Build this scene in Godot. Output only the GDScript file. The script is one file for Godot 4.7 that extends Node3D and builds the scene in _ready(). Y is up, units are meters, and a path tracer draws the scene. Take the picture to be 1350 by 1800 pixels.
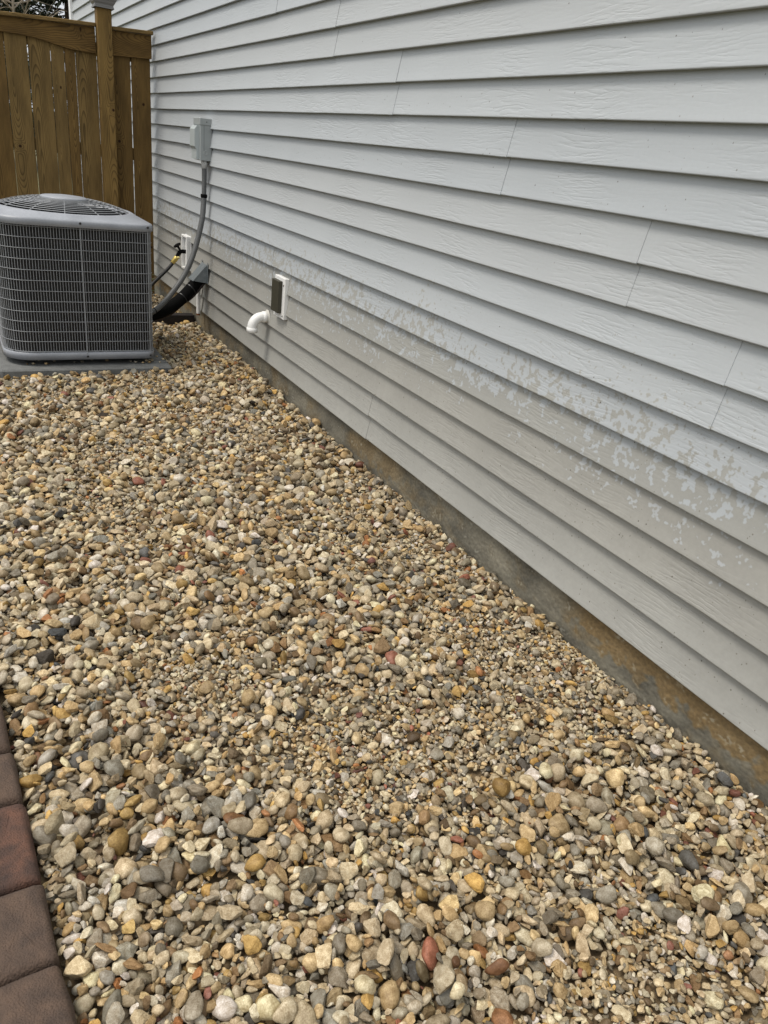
extends Node3D

const COURSE := 0.1016          # exposed height of one siding course
const SIDING_Y := 0.1           # lowest siding edge
const WALL_NEAR := 1.3
const WALL_FAR := -10.26
const GRAVEL_Y := -0.034

var rng := RandomNumberGenerator.new()
var taken := {}
var cam_basis: Basis
var cam_at := Vector3(-1.4394, 1.1721, 0.0)
const FOCAL := 1296.88

# ---------------------------------------------------------------- node helpers
func numbered(called: String) -> String:
	if not taken.has(called):
		taken[called] = 0
		return called
	taken[called] += 1
	return "%s_%03d" % [called, taken[called]]

func tag(o: Node3D, label: String, category: String, group := "") -> Node3D:
	o.set_meta("label", label)
	o.set_meta("category", category)
	if group != "":
		o.set_meta("group", group)
	return o

func thing(called: String, label: String, category: String, at := Vector3.ZERO, group := "") -> Node3D:
	var o := Node3D.new()
	o.name = numbered(called)
	add_child(o)
	o.position = at
	return tag(o, label, category, group)

func structure(called: String, at := Vector3.ZERO) -> Node3D:
	var o := Node3D.new()
	o.name = called
	add_child(o)
	o.position = at
	o.set_meta("kind", "structure")
	return o

func part(called: String, mesh: Mesh, m: Material, parent: Node3D) -> MeshInstance3D:
	var o := MeshInstance3D.new()
	o.name = called
	o.mesh = mesh
	o.material_override = m
	parent.add_child(o, true)
	return o

# ---------------------------------------------------------------- mesh helpers
func begin() -> SurfaceTool:
	var st := SurfaceTool.new()
	st.begin(Mesh.PRIMITIVE_TRIANGLES)
	st.set_smooth_group(-1)
	return st

func done(st: SurfaceTool) -> ArrayMesh:
	st.generate_normals()
	return st.commit()

func vert(st: SurfaceTool, p: Vector3, uv := Vector2.ZERO) -> void:
	st.set_uv(uv)
	st.add_vertex(p)

# corners run clockwise as seen from outside
func quad(st: SurfaceTool, a: Vector3, b: Vector3, c: Vector3, d: Vector3, ua := Vector2.ZERO, ub := Vector2.ZERO, uc := Vector2.ZERO, ud := Vector2.ZERO) -> void:
	vert(st, a, ua); vert(st, b, ub); vert(st, c, uc)
	vert(st, a, ua); vert(st, c, uc); vert(st, d, ud)

# box with chamfered edges; uv: x across, y along height in metres
func bevel_box(st: SurfaceTool, lo: Vector3, hi: Vector3, b := 0.002, xf := Transform3D.IDENTITY, uvo := Vector2.ZERO) -> void:
	var c := (lo + hi) * 0.5
	var h := (hi - lo) * 0.5
	b = minf(b, minf(h.x, minf(h.y, h.z)) * 0.9)
	var ax := [Vector3.RIGHT, Vector3.UP, Vector3.BACK]
	for k in 3:
		var n: Vector3 = ax[k]
		var u: Vector3 = ax[(k + 1) % 3]
		var v: Vector3 = ax[(k + 2) % 3]
		var hn := h.dot(n)
		var hu := h.dot(u) - b
		var hv := h.dot(v) - b
		for s in [-1.0, 1.0]:
			var pts := [c + n * hn * s - u * hu - v * hv, c + n * hn * s - u * hu + v * hv, c + n * hn * s + u * hu + v * hv, c + n * hn * s + u * hu - v * hv]
			if s < 0:
				pts.reverse()
			_face(st, pts, xf, uvo)
	# edge chamfers
	for k in 3:
		var w: Vector3 = ax[k]
		var u2: Vector3 = ax[(k + 1) % 3]
		var v2: Vector3 = ax[(k + 2) % 3]
		var hw := h.dot(w) - b
		for su in [-1.0, 1.0]:
			for sv in [-1.0, 1.0]:
				var p1: Vector3 = c + u2 * su * h.dot(u2) + v2 * sv * (h.dot(v2) - b)
				var p2: Vector3 = c + u2 * su * (h.dot(u2) - b) + v2 * sv * h.dot(v2)
				var pts2 := [p1 - w * hw, p1 + w * hw, p2 + w * hw, p2 - w * hw]
				if su * sv > 0:
					pts2.reverse()
				_face(st, pts2, xf, uvo)
	for sx in [-1.0, 1.0]:
		for sy in [-1.0, 1.0]:
			for sz in [-1.0, 1.0]:
				var s3 := Vector3(sx, sy, sz)
				var a := c + s3 * (h - Vector3(0, b, b))
				var bb := c + s3 * (h - Vector3(b, 0, b))
				var cc := c + s3 * (h - Vector3(b, b, 0))
				var tri := [a, bb, cc] if sx * sy * sz < 0 else [a, cc, bb]
				for p in tri:
					vert(st, xf * p, Vector2(p.x + p.z, p.y) + uvo)

func _face(st: SurfaceTool, pts: Array, xf: Transform3D, uvo: Vector2) -> void:
	var uv := []
	for p in pts:
		uv.append(Vector2(p.x + p.z, p.y) + uvo)
	quad(st, xf * pts[0], xf * pts[1], xf * pts[2], xf * pts[3], uv[0], uv[1], uv[2], uv[3])

func box_mesh(lo: Vector3, hi: Vector3, b := 0.002) -> ArrayMesh:
	var st := begin()
	bevel_box(st, lo, hi, b)
	return done(st)

# skin between rings of equal length
func loft(st: SurfaceTool, rings: Array, closed := true, smooth := true) -> void:
	st.set_smooth_group(0 if smooth else -1)
	for k in rings.size() - 1:
		var a: PackedVector3Array = rings[k]
		var b: PackedVector3Array = rings[k + 1]
		var n := a.size()
		for i in (n if closed else n - 1):
			var j := (i + 1) % n
			quad(st, a[i], b[i], b[j], a[j])
	st.set_smooth_group(-1)

func cap(st: SurfaceTool, ring: PackedVector3Array, flip := false) -> void:
	var c := Vector3.ZERO
	for p in ring:
		c += p
	c /= ring.size()
	for i in ring.size():
		var j := (i + 1) % ring.size()
		vert(st, c)
		vert(st, ring[j] if flip else ring[i])
		vert(st, ring[i] if flip else ring[j])

func tube_rings(path: PackedVector3Array, radii: Array, sides: int) -> Array:
	var rings := []
	var up := Vector3.UP
	for i in path.size():
		var d: Vector3
		if i == 0:
			d = path[1] - path[0]
		elif i == path.size() - 1:
			d = path[i] - path[i - 1]
		else:
			d = path[i + 1] - path[i - 1]
		d = d.normalized()
		if i == 0:
			up = Vector3.UP if absf(d.y) < 0.9 else Vector3.RIGHT
		var s := d.cross(up).normalized()
		up = s.cross(d).normalized()
		var r: float = radii[mini(i, radii.size() - 1)]
		var ring := PackedVector3Array()
		for k in sides:
			var a := TAU * k / sides
			ring.append(path[i] + s * cos(a) * r + up * sin(a) * r)
		rings.append(ring)
	return rings

func tube(st: SurfaceTool, path: PackedVector3Array, radii: Array, sides := 10, caps := true) -> void:
	var rings := tube_rings(path, radii, sides)
	loft(st, rings)
	if caps:
		cap(st, rings[0], true)
		cap(st, rings[-1], false)

func spline(points: Array, step := 0.02) -> PackedVector3Array:
	var c := Curve3D.new()
	for i in points.size():
		var t := Vector3.ZERO
		if i > 0 and i < points.size() - 1:
			t = (points[i + 1] - points[i - 1]) / 6.0
		c.add_point(points[i], -t, t)
	c.bake_interval = step
	return c.get_baked_points()

func lathe(st: SurfaceTool, profile: Array, at: Vector3, axis: Vector3, sides := 24) -> void:
	var s := axis.cross(Vector3.UP if absf(axis.y) < 0.9 else Vector3.RIGHT).normalized()
	var u := s.cross(axis).normalized()
	var rings := []
	for p in profile:
		var ring := PackedVector3Array()
		for k in sides:
			var a := TAU * k / sides
			ring.append(at + axis * p.y + (s * cos(a) + u * sin(a)) * p.x)
		rings.append(ring)
	loft(st, rings)

# polygon in (x, y), pushed along z from z0 to z1
func prism(st: SurfaceTool, poly: PackedVector2Array, z0: float, z1: float) -> void:
	var tri := Geometry2D.triangulate_polygon(poly)
	for i in range(0, tri.size(), 3):
		for z in [z0, z1]:
			var ids := [tri[i], tri[i + 1], tri[i + 2]]
			var ccw: bool = (poly[ids[1]] - poly[ids[0]]).cross(poly[ids[2]] - poly[ids[0]]) > 0
			if (z == maxf(z0, z1)) == ccw:
				ids.reverse()
			for k in ids:
				vert(st, Vector3(poly[k].x, poly[k].y, z), poly[k])
	for i in poly.size():
		var a := poly[i]
		var b := poly[(i + 1) % poly.size()]
		quad(st, Vector3(a.x, a.y, z0), Vector3(b.x, b.y, z0), Vector3(b.x, b.y, z1), Vector3(a.x, a.y, z1), a, b, b, a)

# ---------------------------------------------------------------- materials
func mat(srgb: Color, rough := 0.7, metal := 0.0) -> StandardMaterial3D:
	var m := StandardMaterial3D.new()
	m.albedo_color = srgb
	m.roughness = rough
	m.metallic = metal
	return m

func noise(seed_: int, freq: float, octaves := 4, kind := FastNoiseLite.TYPE_SIMPLEX_SMOOTH) -> FastNoiseLite:
	var n := FastNoiseLite.new()
	n.seed = seed_
	n.noise_type = kind
	n.frequency = freq
	n.fractal_octaves = octaves
	return n

func noise_bytes(n: FastNoiseLite, w: int, h: int) -> PackedByteArray:
	var im := n.get_seamless_image(w, h, false, false, 0.15, true)
	im.convert(Image.FORMAT_L8)
	return im.get_data()

# seamless picture of a colour that varies between two tones with fine and coarse noise
func mottled(seed_: int, a: Color, b: Color, size := 256, coarse := 0.012, fine := 0.12, mix_fine := 0.45) -> ImageTexture:
	var c := noise_bytes(noise(seed_, coarse), size, size)
	var f := noise_bytes(noise(seed_ + 7, fine, 2), size, size)
	var out := PackedByteArray()
	out.resize(size * size * 3)
	for i in size * size:
		var t := clampf((c[i] * (1.0 - mix_fine) + f[i] * mix_fine) / 255.0 * 1.6 - 0.3, 0.0, 1.0)
		out[i * 3] = int(255.0 * lerpf(a.r, b.r, t))
		out[i * 3 + 1] = int(255.0 * lerpf(a.g, b.g, t))
		out[i * 3 + 2] = int(255.0 * lerpf(a.b, b.b, t))
	return ImageTexture.create_from_image(Image.create_from_data(size, size, false, Image.FORMAT_RGB8, out))

func bumps(seed_: int, size := 256, freq := 0.08, strength := 4.0, octaves := 4) -> ImageTexture:
	var im := noise(seed_, freq, octaves).get_seamless_image(size, size, false, false, 0.15, true)
	im.convert(Image.FORMAT_RGBA8)
	im.bump_map_to_normal_map(strength)
	return ImageTexture.create_from_image(im)

func triplanar(m: StandardMaterial3D, scale_: float, world := true) -> StandardMaterial3D:
	m.uv1_triplanar = true
	m.uv1_world_triplanar = world
	m.uv1_scale = Vector3.ONE * scale_
	return m

# ================================================================ scene
func _ready() -> void:
	rng.seed = 20240611
	build_camera_and_light()
	build_ground()
	build_house()
	build_gravel()
	build_brick_path()
	build_fence()
	build_air_conditioner()
	build_fittings()
	build_trees()

func build_camera_and_light() -> void:
	var cam := Camera3D.new()
	cam.name = "camera"
	cam.rotation_order = EULER_ORDER_YXZ
	cam.position = cam_at
	cam.rotation_degrees = Vector3(-25.3848, -31.3589, 7.1282)
	cam.fov = rad_to_deg(2.0 * atan(900.0 / FOCAL))
	cam.near = 0.05
	cam.far = 300.0
	add_child(cam)
	cam_basis = cam.transform.basis
	cam.current = true

	var e := Environment.new()
	e.background_mode = Environment.BG_SKY
	var sky := Sky.new()
	var sm := ProceduralSkyMaterial.new()
	sm.sky_top_color = Color(0.985, 0.99, 1.0)
	sm.sky_horizon_color = Color(0.64, 0.655, 0.67)
	sm.sky_curve = 0.35
	sm.ground_bottom_color = Color(0.38, 0.36, 0.33)
	sm.ground_horizon_color = Color(0.55, 0.55, 0.53)
	sm.sun_angle_max = 0.0
	sky.sky_material = sm
	e.sky = sky
	e.tonemap_mode = Environment.TONE_MAPPER_LINEAR
	e.tonemap_exposure = 1.7
	e.sdfgi_enabled = true
	e.ssao_enabled = true
	e.ssil_enabled = true
	var we := WorldEnvironment.new()
	we.name = "world"
	we.environment = e
	add_child(we)

	var sun := DirectionalLight3D.new()
	sun.name = "sun"
	sun.light_energy = 0.5
	sun.light_angular_distance = 20.0
	sun.light_color = Color(1.0, 0.97, 0.93)
	sun.shadow_enabled = true
	add_child(sun)
	sun.look_at_from_position(Vector3(-3.6, 7.5, -0.6), Vector3.ZERO)

func build_ground() -> void:
	var m := mat(Color.WHITE, 0.95)
	m.albedo_texture = mottled(3, Color(0.24, 0.25, 0.13), Color(0.42, 0.38, 0.24), 256, 0.02, 0.2, 0.5)
	triplanar(m, 0.7)
	var st := begin()
	quad(st, Vector3(-60, -0.1, 60), Vector3(-60, -0.1, -90), Vector3(60, -0.1, -90), Vector3(60, -0.1, 60))
	var g := part("ground", done(st), m, self)
	g.set_meta("kind", "structure")
	# sandy soil under the gravel
	var s := mat(Color.WHITE, 0.95)
	s.albedo_texture = mottled(5, Color(0.34, 0.28, 0.2), Color(0.5, 0.43, 0.32), 256, 0.03, 0.3, 0.6)
	triplanar(s, 3.0)
	var t := begin()
	quad(t, Vector3(-1.7, -0.06, 0.4), Vector3(-1.7, -0.06, -6.36), Vector3(0.02, -0.06, -6.36), Vector3(0.02, -0.06, 0.4))
	var soil := part("soil", done(t), s, self)
	soil.set_meta("kind", "structure")

# ---------------------------------------------------------------- house wall
func siding_textures() -> Array:
	var w := 2048
	var h := 666     # 3.2 m by 1.04 m
	# embossed wood grain: noise stretched along the board and bent a little
	var base := noise(11, 0.085, 3).get_seamless_image(192, h, false, false, 0.12, true)
	base.convert(Image.FORMAT_L8)
	base.resize(w, h, Image.INTERPOLATE_CUBIC)
	var bd := base.get_data()
	var wim := noise(12, 0.011, 2).get_seamless_image(512, 333, false, false, 0.12, true)
	wim.convert(Image.FORMAT_L8)
	wim.resize(w, h, Image.INTERPOLATE_BILINEAR)
	var wd := wim.get_data()
	var deep := noise_bytes(noise(13, 0.004, 2), w, h)
	var hd := PackedByteArray()
	hd.resize(w * h)
	# dried splash film
	var n1 := noise_bytes(noise(21, 0.030, 4), w, h)
	var n2 := noise_bytes(noise(22, 0.085, 2), w, h)
	var n3 := noise_bytes(noise(23, 0.0035, 2), w, h)
	var n4 := noise_bytes(noise(24, 0.10, 2), w, h)
	var im := PackedByteArray()
	im.resize(w * h * 3)
	var cl := PackedByteArray()
	cl.resize(w * h * 3)
	for y in h:
		var metres := 0.08 + 1.04 * (1.0 - (y + 0.5) / h)
		for x in w:
			var i := y * w + x
			var yy := posmod(y + int((wd[i] - 128) * 0.07), h)
			var gr := absf(bd[yy * w + x] / 255.0 - 0.5) * 2.0
			var amp := clampf(deep[i] / 255.0 * 2.4 - 0.75, 0.12, 1.0)
			hd[i] = int(200.0 - 170.0 * amp * pow(1.0 - gr, 5.0))
			var fine := n4[i] / 255.0 - 0.5
			var broad := n3[i] / 255.0 - 0.5
			var tone := 1.0 + 0.018 * broad + 0.016 * fine
			var r := 0.658 * tone
			var g := 0.676 * tone
			var b := 0.687 * tone
			cl[i * 3] = int(r * 255.0)
			cl[i * 3 + 1] = int(g * 255.0)
			cl[i * 3 + 2] = int(b * 255.0)
			# film where the splashes reached: broken into blotches above, whole below
			var edge := (0.605 + broad * 0.16 - metres) / 0.17
			var a := (n1[i] / 255.0 - 0.5) * 2.5 + (n2[i] / 255.0 - 0.5) * 1.5 + fine * 0.5
			var f := clampf((edge + a) * 6.0 + 0.5, 0.0, 1.0)
			if metres > 0.62:
				# single dried drops higher up
				var d := n2[i] / 255.0 - 0.5 - (metres - 0.62) * 0.55 - 0.21
				f = maxf(f if edge + 0.9 > 0.0 else 0.0, clampf(d * 26.0, 0.0, 1.0) * 0.8)
			if f > 0.0:
				var ft := 1.0 + 0.06 * broad + 0.035 * fine + 0.04 * (n1[i] / 255.0 - 0.5)
				r = lerpf(r, 0.592 * ft, f)
				g = lerpf(g, 0.592 * ft, f)
				b = lerpf(b, 0.573 * ft, f)
			im[i * 3] = int(r * 255.0)
			im[i * 3 + 1] = int(g * 255.0)
			im[i * 3 + 2] = int(b * 255.0)
	# specks of soil and insect dirt stuck to the vinyl
	var sp := RandomNumberGenerator.new()
	sp.seed = 8
	for k in 900:
		var x := sp.randi() % (w - 4)
		var y := h - 4 - int(absf(sp.randfn(0.0, 0.33)) * h)
		if y < 2:
			continue
		var tone := sp.randf_range(0.55, 0.85)
		for d in ([Vector2i(0, 0), Vector2i(1, 0), Vector2i(0, 1), Vector2i(1, 1)] if sp.randf() < 0.25 else [Vector2i(0, 0)] if sp.randf() < 0.5 else [Vector2i(0, 0), Vector2i(0, 1)]):
			var at: int = ((y + d.y) * w + x + d.x) * 3
			for c in 3:
				im[at + c] = int(im[at + c] * (tone - 0.03 * c))
				if k % 3 == 0:
					cl[at + c] = int(cl[at + c] * (tone - 0.03 * c))
	var him := Image.create_from_data(w, h, false, Image.FORMAT_L8, hd)
	him.convert(Image.FORMAT_RGBA8)
	him.bump_map_to_normal_map(1.6)
	return [ImageTexture.create_from_image(Image.create_from_data(w, h, false, Image.FORMAT_RGB8, im)),
		ImageTexture.create_from_image(Image.create_from_data(w, h, false, Image.FORMAT_RGB8, cl)),
		ImageTexture.create_from_image(him)]

func siding_panel(z0: float, z1: float, bottom: float, out: float, seed_: int) -> ArrayMesh:
	# two courses, z0 the near end and z1 the far end
	var st := begin()
	st.set_smooth_group(0)
	var wob := noise(seed_, 1.4, 2)
	var steps := maxi(2, int((z0 - z1) / 0.12))
	for c in 2:
		var b := bottom + c * COURSE
		var t := b + COURSE
		# x is distance into the wall
		var prof := [Vector2(0.0170, t + 0.006), Vector2(0.0160, t - 0.006), Vector2(0.0084, b + COURSE * 0.5), Vector2(0.0018, b + 0.0075), Vector2(0.0003, b + 0.0030), Vector2(0.0005, b + 0.0009), Vector2(0.0022, b), Vector2(0.0182, b + 0.0016)]
		var rows := []
		for k in steps + 1:
			var z := lerpf(z0, z1, float(k) / steps)
			var row := PackedVector3Array()
			for p in prof.size():
				var q: Vector2 = prof[p]
				var sway := wob.get_noise_2d(z, c * 9.0) * 0.0008
				var bow := wob.get_noise_2d(z * 1.3, 40.0 + c * 9.0) * 0.0006
				var amount := 1.0 if p >= 3 and p <= 6 else (0.8 if p == 2 else 0.0)
				row.append(Vector3(q.x - out + bow * amount, q.y + (sway if p >= 3 else 0.0), z))
			rows.append(row)
		for k in steps:
			for p in prof.size() - 1:
				st.set_smooth_group(0 if p < 6 else -1)
				var a: Vector3 = rows[k][p]
				var d: Vector3 = rows[k][p + 1]
				var a2: Vector3 = rows[k + 1][p]
				var d2: Vector3 = rows[k + 1][p + 1]
				quad(st, a2, a, d, d2, _suv(a2), _suv(a), _suv(d), _suv(d2))
		st.set_smooth_group(-1)
		# thickness at both ends
		for end in [0, steps]:
			for p in 6:
				var a: Vector3 = rows[end][p]
				var d: Vector3 = rows[end][p + 1]
				var i := Vector3(0.0017, 0, 0)
				if end == 0:
					quad(st, a, a + i, d + i, d, _suv(a), _suv(a), _suv(d), _suv(d))
				else:
					quad(st, a, d, d + i, a + i, _suv(a), _suv(d), _suv(d), _suv(a))
	return done(st)

func _suv(p: Vector3) -> Vector2:
	return Vector2(-p.z / 3.2, -(p.y - 0.08) / 1.04 + 1.0)

func build_house() -> void:
	var house := thing("house", "light grey vinyl-sided house wall above a low stained concrete foundation", "house", Vector3(0, 0, 0))
	var tex := siding_textures()
	var dirty := mat(Color.WHITE, 0.5)
	dirty.albedo_texture = tex[0]
	dirty.normal_enabled = true
	dirty.normal_texture = tex[2]
	dirty.normal_scale = 0.4
	dirty.metallic_specular = 0.4
	var clean: StandardMaterial3D = dirty.duplicate()
	clean.albedo_texture = tex[1]

	# panels from different cartons differ slightly in shade
	var dirties := [dirty, dirty.duplicate(), dirty.duplicate()]
	var cleans := [clean, clean.duplicate(), clean.duplicate()]
	for l in [dirties, cleans]:
		l[1].albedo_color = Color(0.975, 0.977, 0.98)
		l[2].albedo_color = Color(0.99, 0.985, 0.98)
	# joints per pair of courses, counted from the lowest pair upwards; z of each overlap
	var joints := [[-2.61, -6.2], [-0.28, -3.98, -7.6], [-3.81, -7.45], [-1.037, -4.425, -8.1], [-1.368, -5.02, -8.7], [-1.954, -5.636, -9.2], [-2.67, -6.3], [-3.218, -6.85], [-3.9, -7.5], [-0.7, -4.4, -8.0], [-1.6, -5.2, -8.9], [-2.3, -6.0], [-3.0, -6.6], [-3.5, -7.2]]
	for k in joints.size():
		var cuts: Array = [WALL_NEAR] + joints[k] + [WALL_FAR]
		var n := cuts.size() - 1
		for s in n:
			var z0: float = cuts[s]
			var z1: float = cuts[s + 1]
			if s > 0:
				z0 += 0.025        # runs on under its neighbour
			var lift := 0.0017 * (s % 2)
			part("siding_panel", siding_panel(z0, z1, SIDING_Y + k * 2 * COURSE - 0.0012 * (s % 2), lift, 100 + k * 7 + s), (dirties if k < 5 else cleans)[(k * 2 + s * 3) % 3], house)
	var top: float = SIDING_Y + joints.size() * 2 * COURSE
	part("upper_wall", box_mesh(Vector3(0.004, top + 0.002, WALL_FAR), Vector3(5.2, 5.4, WALL_NEAR), 0.003), mat(Color(0.658, 0.676, 0.687), 0.55), house)
	part("wall_core", box_mesh(Vector3(0.0205, SIDING_Y + 0.02, WALL_FAR + 0.01), Vector3(5.19, top, WALL_NEAR - 0.01), 0.003), mat(Color(0.6, 0.6, 0.58), 0.8), house)
	part("corner_trim", box_mesh(Vector3(-0.018, SIDING_Y - 0.01, WALL_FAR - 0.02), Vector3(0.09, 5.42, WALL_FAR + 0.085), 0.002), mat(Color(0.9, 0.9, 0.9), 0.5), house)
	# foundation
	var f := mat(Color.WHITE, 0.9)
	f.albedo_texture = foundation_texture()
	f.normal_enabled = true
	var fim := noise(31, 0.09, 4).get_seamless_image(2048, 96, false, false, 0.15, true)
	fim.convert(Image.FORMAT_RGBA8)
	fim.bump_map_to_normal_map(5.0)
	f.normal_texture = ImageTexture.create_from_image(fim)
	f.normal_scale = 0.22
	f.uv1_scale = Vector3(1.0, 1.0, 1.0)
	var st := begin()
	var x := 0.021
	var a := Vector3(x, -0.3, WALL_NEAR)
	var b := Vector3(x, SIDING_Y + 0.018, WALL_NEAR)
	var c := Vector3(x, SIDING_Y + 0.018, WALL_FAR)
	var d := Vector3(x, -0.3, WALL_FAR)
	var fu := func(p: Vector3) -> Vector2: return Vector2(-p.z / 5.4, 1.0 - (p.y + 0.11) / 0.225)
	quad(st, a, d, c, b, fu.call(a), fu.call(d), fu.call(c), fu.call(b))
	var o := Vector3(5.1, 0, 0)
	quad(st, b, c, c + o, b + o)
	quad(st, d, d + o, c + o, c)
	quad(st, a, b, b + o, a + o)
	quad(st, a + o, b + o, c + o, d + o)
	part("foundation", done(st), f, house).set_meta("label", "low concrete foundation strip with brown stains")

func foundation_texture() -> ImageTexture:
	var w := 2048
	var h := 96
	var n1 := noise_bytes(noise(41, 0.012, 4), w, h)
	var n2 := noise_bytes(noise(42, 0.16, 3), w, h)
	var n3 := noise_bytes(noise(43, 0.006, 3), w, h)
	var n4 := noise_bytes(noise(44, 0.035, 3), w, h)
	var out := PackedByteArray()
	out.resize(w * h * 3)
	for i in w * h:
		var grey := 0.41 + (n1[i] / 255.0 - 0.5) * 0.22 + (n2[i] / 255.0 - 0.5) * 0.09
		var c := Color(grey, grey * 0.965, grey * 0.85)
		var rust := clampf((n3[i] / 255.0 - 0.5) * 3.0 + (n4[i] / 255.0 - 0.5) * 1.2 - 0.05, 0.0, 1.0)
		# the long brown run-off stain below the siding, and a shorter one further on
		var zz := -5.4 * (i % w) / w + (n3[i] / 255.0 - 0.5) * 0.5
		var up := 1.0 - float(i / w) / h + (n4[i] / 255.0 - 0.5) * 0.5
		var run := smoothstep(-1.45, -1.1, zz) * smoothstep(0.50, 0.64, up) + 0.7 * smoothstep(-2.75, -2.6, zz) * (1.0 - smoothstep(-2.4, -2.1, zz)) * smoothstep(0.3, 0.6, up)
		rust = clampf(maxf(rust * 0.55, run), 0.0, 1.0)
		c = c.lerp(Color(0.46, 0.37, 0.225) * (0.85 + 0.3 * n2[i] / 255.0), rust * 0.75)
		var lime := clampf((n4[i] / 255.0 - 0.68) * 6.0, 0.0, 1.0) * clampf((n2[i] / 255.0 - 0.45) * 6.0, 0.0, 1.0)
		c = c.lerp(Color(0.62, 0.62, 0.58), lime * 0.5)
		out[i * 3] = int(clampf(c.r, 0, 1) * 255.0)
		out[i * 3 + 1] = int(clampf(c.g, 0, 1) * 255.0)
		out[i * 3 + 2] = int(clampf(c.b, 0, 1) * 255.0)
	return ImageTexture.create_from_image(Image.create_from_data(w, h, false, Image.FORMAT_RGB8, out))

# ---------------------------------------------------------------- gravel
const CELL := 0.003
const GX0 := -1.66
const GX1 := 0.021
const GZ0 := -6.30
const GZ1 := 0.36
var gw: int
var gh: int
var hm: PackedFloat32Array
var stones := []      # [x, y, z, a, b, c, basis, variant, colour index, colour]
const STONE_TONES := [
	["cream", 0.235, [0.915, 0.865, 0.74]], ["tan", 0.19, [0.82, 0.73, 0.565]], ["beige", 0.20, [0.825, 0.775, 0.67]],
	["grey", 0.155, [0.685, 0.66, 0.60]], ["brown", 0.085, [0.60, 0.51, 0.39]], ["golden", 0.032, [0.81, 0.68, 0.43]],
	["rust orange", 0.010, [0.70, 0.51, 0.35]], ["reddish", 0.009, [0.62, 0.43, 0.37]], ["dark slate", 0.019, [0.38, 0.38, 0.375]], ["white", 0.065, [0.90, 0.88, 0.83]]]

func brick_edge(z: float) -> float:
	return -1.461 + (z + 1.517) * 0.063

# the gravel is banked up a little against the slab
func rise(x: float, z: float) -> float:
	return 0.022 * smoothstep(-1.2, -0.7, x) * smoothstep(-3.55, -3.95, z) * (1.0 - smoothstep(-4.2, -5.0, z))

func icosphere(level: int) -> Array:
	var t := (1.0 + sqrt(5.0)) / 2.0
	var v := PackedVector3Array([Vector3(-1, t, 0), Vector3(1, t, 0), Vector3(-1, -t, 0), Vector3(1, -t, 0), Vector3(0, -1, t), Vector3(0, 1, t), Vector3(0, -1, -t), Vector3(0, 1, -t), Vector3(t, 0, -1), Vector3(t, 0, 1), Vector3(-t, 0, -1), Vector3(-t, 0, 1)])
	for i in v.size():
		v[i] = v[i].normalized()
	var f := PackedInt32Array([0, 11, 5, 0, 5, 1, 0, 1, 7, 0, 7, 10, 0, 10, 11, 1, 5, 9, 5, 11, 4, 11, 10, 2, 10, 7, 6, 7, 1, 8, 3, 9, 4, 3, 4, 2, 3, 2, 6, 3, 6, 8, 3, 8, 9, 4, 9, 5, 2, 4, 11, 6, 2, 10, 8, 6, 7, 9, 8, 1])
	for l in level:
		var mid := {}
		var g := PackedInt32Array()
		for i in range(0, f.size(), 3):
			var ids := []
			for k in 3:
				var a := f[i + k]
				var b := f[i + (k + 1) % 3]
				var key := mini(a, b) * 100000 + maxi(a, b)
				if not mid.has(key):
					mid[key] = v.size()
					v.append(((v[a] + v[b]) * 0.5).normalized())
				ids.append(mid[key])
			g.append_array([f[i], ids[0], ids[2], f[i + 1], ids[1], ids[0], f[i + 2], ids[2], ids[1], ids[0], ids[1], ids[2]])
		f = g
	return [v, f]

# a pebble about one unit in radius; rounded, angular or flaky
func stone_points(sphere: PackedVector3Array, seed_: int, kind: int) -> PackedVector3Array:
	var r := RandomNumberGenerator.new()
	r.seed = seed_ * 7919 + 13
	var n := noise(seed_, 0.55, 2)
	var rough := noise(seed_ + 99, 2.2, 3)
	var planes := []
	var count: int = [7, 12, 8][kind]
	for k in count:
		var d := Vector3(r.randfn(), r.randfn(), r.randfn()).normalized()
		var off: float = r.randf_range(0.66, 0.93) if kind == 0 else r.randf_range(0.5, 0.86)
		planes.append([d, off])
	var bend := Vector3(r.randf_range(-0.2, 0.2), 0, r.randf_range(-0.2, 0.2))
	var taper := r.randf_range(-0.22, 0.22)
	var out := PackedVector3Array()
	for p in sphere:
		var q := p * (1.0 + 0.16 * n.get_noise_3dv(p * 2.0))
		for pl in planes:
			var over: float = q.dot(pl[0]) - pl[1]
			if over > 0:
				q -= pl[0] * over * (0.8 if kind == 0 else 0.98)
		q *= 1.0 + (0.012 if kind == 0 else 0.05) * rough.get_noise_3dv(p * 2.0)
		q.z *= 1.0 + taper * q.x
		q.y += bend.x * q.x * q.x * 0.5
		out.append(q)
	var far := Vector3.ZERO
	for q in out:
		far = far.max(q.abs())
	for i in out.size():
		out[i] = out[i] / far
	return out

func stone_mesh(points: PackedVector3Array, faces: PackedInt32Array, scale_ := Vector3.ONE, tint: Variant = null) -> ArrayMesh:
	var st := begin()
	st.set_smooth_group(0)
	for i in range(0, faces.size(), 3):
		for k in [0, 2, 1]:
			if tint != null:
				st.set_color(tint)
			st.set_uv(Vector2.ZERO)
			st.add_vertex(points[faces[i + k]] * scale_)
	st.index()
	st.generate_normals()
	return st.commit()

func pick_tone() -> int:
	var t := rng.randf()
	for k in STONE_TONES.size():
		t -= STONE_TONES[k][1]
		if t <= 0:
			return k
	return 0

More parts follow.
